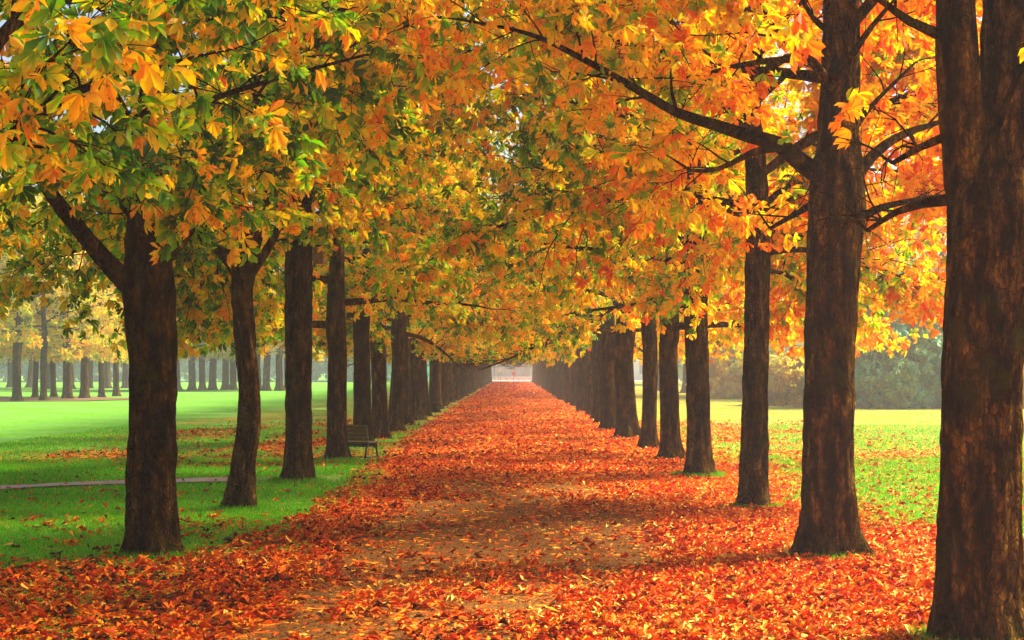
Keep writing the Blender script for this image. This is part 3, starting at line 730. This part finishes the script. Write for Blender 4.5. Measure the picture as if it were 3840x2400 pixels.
def fallen():
    rs = np.random.RandomState(77)
    B = []
    def region(x0, x1, y0, y1, per, power=1.0):
        n = int((x1-x0)*(y1-y0)*per); x = rs.uniform(x0, x1, n); y = rs.uniform(y0, y1, n)
        d = litter(x, y); m = rs.rand(n) < np.where(d < .3, d*.55, d)**power; return np.stack([x[m], y[m]], 1)
    B.append(region(-6, 6, 8, 20, 620)); B.append(region(-9, 9, 20, 34, 380)); B.append(region(-11, 12, 34, 60, 110))
    B.append(region(-4.2, 4.2, 60, 110, 60)); B.append(region(-3.3, 3.2, 110, 267, 22)); B.append(region(6, 12, 8, 34, 60)); B.append(region(-12, -6, 8, 34, 60)) 
    n0 = sum(len(b) for b in B); q = 20000; qx = rs.uniform(-2.3, 2.2, q); qy = 8+rs.rand(q)**1.3*24; B.append(np.stack([qx, qy], 1))   # crushed bits on the gravel
    P = np.concatenate(B); n = len(P); print('fallen', n)
    z = np.array([hgt(a, b) for a, b in P])+rs.uniform(.008, .035, n)
    a = rs.uniform(0, 2*math.pi, n); el = rs.normal(0.08, .22, n)
    d = np.stack([np.cos(a)*np.cos(el), np.sin(a)*np.cos(el), np.sin(el)], 1)
    nr = np.stack([rs.normal(0, .28, n), rs.normal(0, .28, n), np.ones(n)], 1)
    ln = rs.uniform(.045, .115, n)*rs.choice([.5, .7, 1, 1.25], n)*np.where(P[:, 1] > 34, 1.3, 1)*np.where(P[:, 1] > 110, 1.7, 1)*np.where(np.arange(n) >= n0, .38, 1)
    base = np.concatenate([P, z[:, None]], 1); lr = rs.rand(n)
    # whole palmate leaves lying on top
    m = (rs.rand(n) < .07) & (P[:, 1] < 26) & (np.arange(n) < n0); H = base[m]+np.array([0, 0, .02]); k = len(H); a0 = rs.uniform(0, 6.28, k); sz = rs.uniform(.07, .12, k); l0 = rs.rand(k)
    tx, ty = rs.normal(0, .15, k), rs.normal(0, .15, k)
    Bs, Ds, Ns, Ls, Rs = [base], [d], [nr], [ln], [lr]
    for q, f in zip((-1.7, -1.0, -.35, .35, 1.0, 1.7), (.65, .85, 1, 1, .85, .65)):
        aa = a0+q+rs.normal(0, .12, k); up_ = rs.uniform(0, .35, k)
        Bs.append(H); Ds.append(np.stack([np.cos(aa), np.sin(aa), up_*.7+np.cos(aa)*tx], 1)); Ns.append(np.stack([tx, ty, np.ones(k)], 1)+rs.normal(0, .12, (k, 3)))
        Ls.append(sz*f); Rs.append(np.clip(l0+rs.normal(0, .04, k), 0, 1))
    cat = np.concatenate; N_ = len(cat(Ls))
    me = leaflets_mesh('fallen_leaves', cat(Bs), cat(Ds), cat(Ns), cat(Ls), cat(Rs), FALL, rs.normal(.0, .2, N_), rs.normal(.2, .35, N_))
    o = bpy.data.objects.new('fallen_leaves', me); C.objects.link(o); o['kind'] = 'stuff'
    o['label'] = 'red and orange fallen leaves carpeting the path and grass'; o['category'] = 'leaves'
s = NT('fallen_leaf'); lr = s.n('Attribute', attribute_name='lr'); geo = s.n('NewGeometry')
n1 = s.noise(geo.outputs['Position'], .5, 2, .5); n2 = s.noise(geo.outputs['Position'], 30, 3, .6)
sp = s.n('SeparateXYZ'); s.l(geo.outputs['Position'], sp.inputs[0])
t = s.math('ADD', lr.outputs['Fac'], s.math('MULTIPLY', s.math('SUBTRACT', n1, .5), .7))
t = s.math('ADD', t, s.math('MULTIPLY', s.math('MINIMUM', s.math('MAXIMUM', sp.outputs['X'], -3.), 5.), .035), clamp=True)
col = s.ramp(t, [(0, (.07, .018, .004)), (.07, (.22, .03, .004)), (.17, (.50, .045, .003)), (.38, (.76, .075, .002)), (.62, (.86, .16, .004)), (.84, (.90, .33, .010)), (1, (.88, .55, .10))])
col = s.mix(s.math('MULTIPLY', n2, .45), col, (.35, .12, .03), 'MULTIPLY')
FALL = s.principled(col, .7, None, spec=.04)
fallen()

def grass():
    rs = np.random.RandomState(5); B = []
    for (x0, x1, y0, y1, per) in ((-8, -2.3, 9, 24, 1500), (-12, -2.5, 24, 34, 650), (2.2, 8.5, 9, 24, 900), (2.6, 12, 24, 36, 450), (-14, -3, 34, 55, 150), (3, 16, 36, 55, 130)):
        n = int((x1-x0)*(y1-y0)*per); x = rs.uniform(x0, x1, n); y = rs.uniform(y0, y1, n); d = litter(x, y)
        m = (rs.rand(n) > np.clip(d*1.25, 0, .97)) & ~((x < -3.2) & (np.abs(y-(30.05+.5*x)) < .8)); B.append(np.stack([x[m], y[m]], 1))
    nl_ = sum(len(b) for b in B)
    for (px_, Y_, r_) in ((366, 16.55, .30), (574, 22, .24), (702, 27.4, .3), (795, 33.6, .28), (2312, 11.1, .36), (1962, 16.6, .34), (1785, 21.9, .24), (1652, 28.6, .3)):
        k = 1100; aa = rs.uniform(0, 6.28, k); rd = r_+np.abs(rs.normal(.03, .10, k)); B.append(np.stack([(px_-VX)/F*Y_+np.cos(aa)*rd, Y_+np.sin(aa)*rd], 1))
    P = np.concatenate(B); n = len(P); print('grass', n)
    z = np.array([hgt(a, b) for a, b in P]); h = rs.uniform(.025, .06, n)*(1+(P[:, 1] > 24)*.2)*np.where(np.arange(n) >= nl_, 1.7, 1); w = rs.uniform(.004, .008, n)*(1+(P[:, 1] > 24)*1.0)
    a = rs.uniform(0, 6.28, n); lean = rs.normal(0, .45, (n, 2))*h[:, None]
    V = np.zeros((n, 3, 3)); V[:, 0] = np.stack([P[:, 0]-np.cos(a)*w, P[:, 1]-np.sin(a)*w, z-.005], 1)
    V[:, 1] = np.stack([P[:, 0]+np.cos(a)*w, P[:, 1]+np.sin(a)*w, z-.005], 1)
    V[:, 2] = np.stack([P[:, 0]+lean[:, 0], P[:, 1]+lean[:, 1], z+h], 1)
    me = bpy.data.meshes.new('grass'); me.vertices.add(n*3); me.vertices.foreach_set('co', V.astype(np.float32).ravel())
    me.loops.add(n*3); me.loops.foreach_set('vertex_index', np.arange(n*3, dtype=np.int32))
    me.polygons.add(n); me.polygons.foreach_set('loop_start', (np.arange(n)*3).astype(np.int32)); me.update(calc_edges=True)
    at_ = me.attributes.new('lr', 'FLOAT', 'POINT'); at_.data.foreach_set('value', np.repeat(rs.rand(n), 3).astype(np.float32))
    s = NT('grass_blade'); lr = s.n('Attribute', attribute_name='lr')
    col = s.ramp(lr.outputs['Fac'], [(0, (.05, .25, .003)), (.5, (.12, .44, .004)), (.85, (.18, .50, .006)), (1, (.40, .52, .03))])
    d = s.n('BsdfDiffuse'); tr = s.n('BsdfTranslucent'); s.l(col, d.inputs[0]); s.l(col, tr.inputs[0])
    m = s.n('MixShader'); m.inputs[0].default_value = .35; s.l(d.outputs[0], m.inputs[1]); s.l(tr.outputs[0], m.inputs[2]); s.l(m.outputs[0], s.out.inputs['Surface'])
    me.materials.append(s.m)
    o = bpy.data.objects.new('grass', me); C.objects.link(o); o['kind'] = 'stuff'; o['label'] = 'short green grass blades beside the path'; o['category'] = 'grass'
grass()

# ------------------------------------------------------------------ small objects
def box(w, c, size, rot=None, bev=.0):
    """append a box (list of verts/faces) to Wood-like container"""
    b = len(w.v); hx, hy, hz = [q/2 for q in size]
    for sx, sy, sz in ((-1, -1, -1), (1, -1, -1), (1, 1, -1), (-1, 1, -1), (-1, -1, 1), (1, -1, 1), (1, 1, 1), (-1, 1, 1)):
        p = Vector((sx*hx, sy*hy, sz*hz))
        if rot: p = rot @ p
        w.v.append(Vector(c)+p)
    for f in ((0, 3, 2, 1), (4, 5, 6, 7), (0, 1, 5, 4), (1, 2, 6, 5), (2, 3, 7, 6), (3, 0, 4, 7)): w.f.append(tuple(b+i for i in f))
def bevelled(o, wd=.006):
    m = o.modifiers.new('bevel', 'BEVEL'); m.width = wd; m.segments = 2; return o

WOODM = flat_mat('weathered_wood', (.11, .09, .028), .8, .35, 12)
IRON = flat_mat('dark_iron', (.03, .022, .018), .55, .3, 20)
# bench: local x = length, local y = facing
bx, by = (851-VX)/F*33.8, 33.9
e = new_empty('park_bench', (bx, by, hgt(bx, by)), 'mossy wooden bench with dark legs, half hidden behind the fourth left trunk', 'bench')
e.rotation_euler.z = R(-24)
Lb = 1.0
x0 = -.78; x1 = .26
w = Wood()
for i in range(4): box(w, ((x0+x1)/2, .06+i*.115, .40), (Lb*.95, .105, .035))
bevelled(link_part('seat', w.mesh('seat', WOODM, False), e))
w = Wood(); tilt = Matrix.Rotation(R(12), 3, 'X')
for i in range(4): box(w, ((x0+x1)/2, -.02-i*.022, .475+i*.09), (Lb*.95, .03, .082), tilt)
bevelled(link_part('backrest', w.mesh('backrest', WOODM, False), e))
w = Wood(); box(w, ((x0+x1)/2, .0, .345), (Lb*.92, .05, .07)); box(w, ((x0+x1)/2, .41, .345), (Lb*.92, .04, .07))
link_part('seat_frame', w.mesh('seat_frame', IRON, False), e)
for xx in (x0+.12, x1-.10):
    for (y0, y1) in ((.0, -.09), (.42, .50)):
        w = Wood(); w.tube([Vector((xx, y0, .34)), Vector((xx, (y0+y1)/2, .17)), Vector((xx, y1, -.02))], [.024, .022, .024], 8)
        link_part('leg', w.mesh('leg', IRON), e)
    w = Wood(); w.tube([Vector((xx, -.07, .07)), Vector((xx, .47, .07))], [.015, .015], 6); link_part('stretcher', w.mesh('stretcher', IRON), e)
w = Wood(); w.tube([Vector((x0+.12, -.06, .08)), Vector((x1-.10, -.06, .08))], [.013, .013], 6); link_part('stretcher', w.mesh('stretcher', IRON), e)

# nest box on the third left trunk
p = at(757, 623, 27.35)
e = new_empty('nest_box', tuple(p), 'brown wooden nest box fixed to the side of a stout left trunk', 'nest box')
e.rotation_euler.z = R(-18)
w = Wood(); box(w, (0, 0, .145), (.20, .19, .29))
bevelled(link_part('box', w.mesh('box', flat_mat('box_wood', (.22, .13, .05), .7, .3, 14), False), e))
w = Wood(); box(w, (.025, -.01, .315), (.34, .27, .035), Matrix.Rotation(R(6), 3, 'Y'))
bevelled(link_part('roof', w.mesh('roof', flat_mat('box_roof', (.035, .025, .02), .7, .3, 14), False), e), .012)
w = Wood(); w.tube([Vector((.098, 0, .19)), Vector((.106, 0, .19))], [.028, .028], 14); link_part('entrance_hole', w.mesh('entrance_hole', flat_mat('hole', (.008, .006, .004), .9), False), e)
w = Wood(); box(w, (-.115, 0, .14), (.03, .05, .40)); link_part('mounting_batten', w.mesh('mounting_batten', WOODM, False), e)

# far end: road, rail, signs, pale building
ROAD = flat_mat('pale_road', (.62, .60, .60), .8, .12, .5)
def sheet(name, x0, x1, y0, y1, z, mat, label):
    me = bpy.data.meshes.new(name); me.from_pydata([(x0, y0, z), (x1, y0, z), (x1, y1, z), (x0, y1, z)], [], [(0, 1, 2, 3)]); me.materials.append(mat)
    o = bpy.data.objects.new(name, me); C.objects.link(o); o['kind'] = 'structure'; o['label'] = label; return o
sheet('road', -120, 120, 276, 290, .06, ROAD, 'pale street crossing the far end of the alley')
e = new_empty('railing', (0, 271, 0), 'low brown railing across the far end of the path', 'railing')
RAILM = flat_mat('rail_paint', (.22, .10, .09), .5, .2, 3)
w = Wood(); w.tube([Vector((-5.5, 0, .66)), Vector((5.5, 0, .66))], [.055, .055], 8); link_part('rail', w.mesh('rail', RAILM), e)
for xx in (-5.4, -3.2, -1.05, 1.05, 3.2, 5.4):
    w = Wood(); w.tube([Vector((xx, 0, -.05)), Vector((xx, 0, .64))], [.04, .04], 8); link_part('post', w.mesh('post', RAILM), e)
WHITE = flat_mat('white_paint', (.8, .8, .82), .6, .06, 3)
e = new_empty('street_sign', ((1214-VX)/F*273, 273, 0), 'small reddish brown sign on a post at the middle of the far end', 'sign')
w = Wood(); w.tube([Vector((0, 0, -.05)), Vector((0, 0, 1.2))], [.035, .035], 8); link_part('post', w.mesh('post', IRON), e)
w = Wood(); box(w, (0, -.05, 1.42), (.58, .03, .62)); bevelled(link_part('sign_board', w.mesh('sign_board', flat_mat('sign_red', (.42, .18, .15), .5, .1, 3), False), e), .02)
w = Wood(); w.tube([Vector((0, -.02, 1.95)), Vector((0, -.06, 1.95))], [.24, .24], 24); link_part('round_sign', w.mesh('round_sign', flat_mat('sign_pale', (.55, .5, .48), .5, .1, 3), False), e)
e = new_empty('road_sign', ((1181-VX)/F*273, 273, 0), 'white round sign above a pale blue triangular sign at the left of the far end', 'sign')
for xx in (-.25, .25):
    w = Wood(); w.tube([Vector((xx*.7, 0, -.05)), Vector((xx*.7, 0, 1.5))], [.03, .03], 8); link_part('post', w.mesh('post', IRON), e)
w = Wood(); w.tube([Vector((0, -.03, 2.02)), Vector((0, -.07, 2.02))], [.30, .30], 24); link_part('round_sign', w.mesh('round_sign', WHITE, False), e)
w = Wood(); b = len(w.v)
for yy in (-.04, -.07):
    for q in ((-.48, 1.72), (.42, 1.68), (-.05, 1.18)): w.v.append(Vector((q[0], yy, q[1])))
w.f += [(0, 1, 2), (5, 4, 3), (0, 3, 4, 1), (1, 4, 5, 2), (2, 5, 3, 0)]
link_part('triangular_sign', w.mesh('triangular_sign', flat_mat('sign_blue', (.45, .5, .8), .5, .08, 3), False), e)
w = Wood()
box(w, (0, 0, .35), (26, .35, .8))
o = bpy.data.objects.new('low_wall', w.mesh('low_wall', WHITE, False)); C.objects.link(o); o.location = (0, 292, 0); o['label'] = 'low white wall behind the far street'; o['category'] = 'wall'; bevelled(o, .03)
# building: plain pale facade with window openings and columns
e = new_empty('pale_building', (0, 305, 0), 'pale misty building closing the view at the end of the alley', 'building')
PLA = flat_mat('pale_plaster', (.78, .77, .76), .85, .06, .4); CREAM = flat_mat('cream_stone', (.66, .60, .42), .8, .08, .6)
w = Wood(); box(w, (0, 5, 5.5), (70, 10, 11.2)); link_part('wall', w.mesh('wall', PLA, False), e)
w = Wood(); box(w, (0, 5, 11.6), (72, 11.5, 1.0)); link_part('roof', w.mesh('roof', flat_mat('roof_grey', (.25, .24, .26), .8), False), e)
for xx in (2.9, 9.5, 16, -9.5, -16):
    w = Wood(); box(w, (xx, -.3, 2.6), (.9, .6, 5.4)); link_part('column', w.mesh('column', CREAM, False), e)
GL = flat_mat('window_glass', (.20, .22, .26), .15, .1, 1)
for i in range(9):
    for zz in (2.2, 6.4):
        xx = -26+i*6.5
        if abs(xx) < 4 and zz < 3: continue
        w = Wood(); box(w, (xx, -.03, zz), (1.6, .12, 2.2)); f = link_part('window', w.mesh('window', WHITE, False), e)
        w = Wood(); box(w, (xx, -.10, zz), (1.3, .06, 1.9)); link_part('pane', w.mesh('pane', GL, False), f)

# ------------------------------------------------------------------ haze
me = bpy.data.meshes.new('haze')
X0, X1, Y0, Y1, Z0, Z1 = -260, 260, -30, 560, -1.2, 16.5
me.from_pydata([(X0, Y0, Z0), (X1, Y0, Z0), (X1, Y1, Z0), (X0, Y1, Z0), (X0, Y0, Z1), (X1, Y0, Z1), (X1, Y1, Z1), (X0, Y1, Z1)], [],
               [(0, 3, 2, 1), (4, 5, 6, 7), (0, 1, 5, 4), (1, 2, 6, 5), (2, 3, 7, 6), (3, 0, 4, 7)])
o = bpy.data.objects.new('haze', me); C.objects.link(o); o['kind'] = 'stuff'; o['label'] = 'pale autumn mist filling the park'
s = NT('haze'); v = s.n('VolumePrincipled'); v.inputs['Density'].default_value = .00078; v.inputs['Color'].default_value = (.95, .96, 1, 1)
v.inputs['Anisotropy'].default_value = .25
s.l(v.outputs[0], s.out.inputs['Volume']); me.materials.append(s.m)

# ------------------------------------------------------------------ light and camera
SUN_AZ = 62; SUN_EL = 40       # azimuth from +Y (view direction) towards +X (right)
wd = bpy.data.worlds.new('World'); bpy.context.scene.world = wd; wd.use_nodes = True
nt = wd.node_tree; bg = nt.nodes['Background']; sky = nt.nodes.new('ShaderNodeTexSky'); sky.sky_type = 'NISHITA'; sky.sun_disc = False
sky.sun_elevation = R(SUN_EL); sky.sun_rotation = R(SUN_AZ); sky.air_density = 1.0; sky.dust_density = 4.0; sky.ozone_density = 1
nt.links.new(sky.outputs[0], bg.inputs[0]); bg.inputs[1].default_value = .06
sd = bpy.data.lights.new('sun', 'SUN'); sd.energy = 5.0; sd.angle = R(12); sd.color = (1, .90, .70)
so = bpy.data.objects.new('sun', sd); C.objects.link(so)
dv = Vector((math.sin(R(SUN_AZ))*math.cos(R(SUN_EL)), math.cos(R(SUN_AZ))*math.cos(R(SUN_EL)), math.sin(R(SUN_EL))))
so.rotation_euler = dv.to_track_quat('Z', 'Y').to_euler(); so.location = dv*50

cd = bpy.data.cameras.new('camera'); cd.sensor_width = 36; cd.lens = 36*F/2420; cd.shift_y = (VY-756)/2420; cd.shift_x = -(VX-1210)/2420
cd.clip_end = 5000; cam = bpy.data.objects.new('camera', cd); C.objects.link(cam)
cam.location = (0, 0, EYE); cam.rotation_euler = (R(90), 0, 0)
sc = bpy.context.scene; sc.camera = cam
sc.view_settings.view_transform = 'Standard'; sc.view_settings.look = 'None'; sc.view_settings.exposure = 1.95; sc.view_settings.gamma = 1
sc.render.engine = 'CYCLES'; cy = sc.cycles
cy.max_bounces = 7; cy.diffuse_bounces = 4; cy.transmission_bounces = 5; cy.glossy_bounces = 2; cy.volume_bounces = 1; cy.transparent_max_bounces = 8
cy.use_denoising = True; cy.sample_clamp_indirect = 6
print('objects', len(sc.objects))
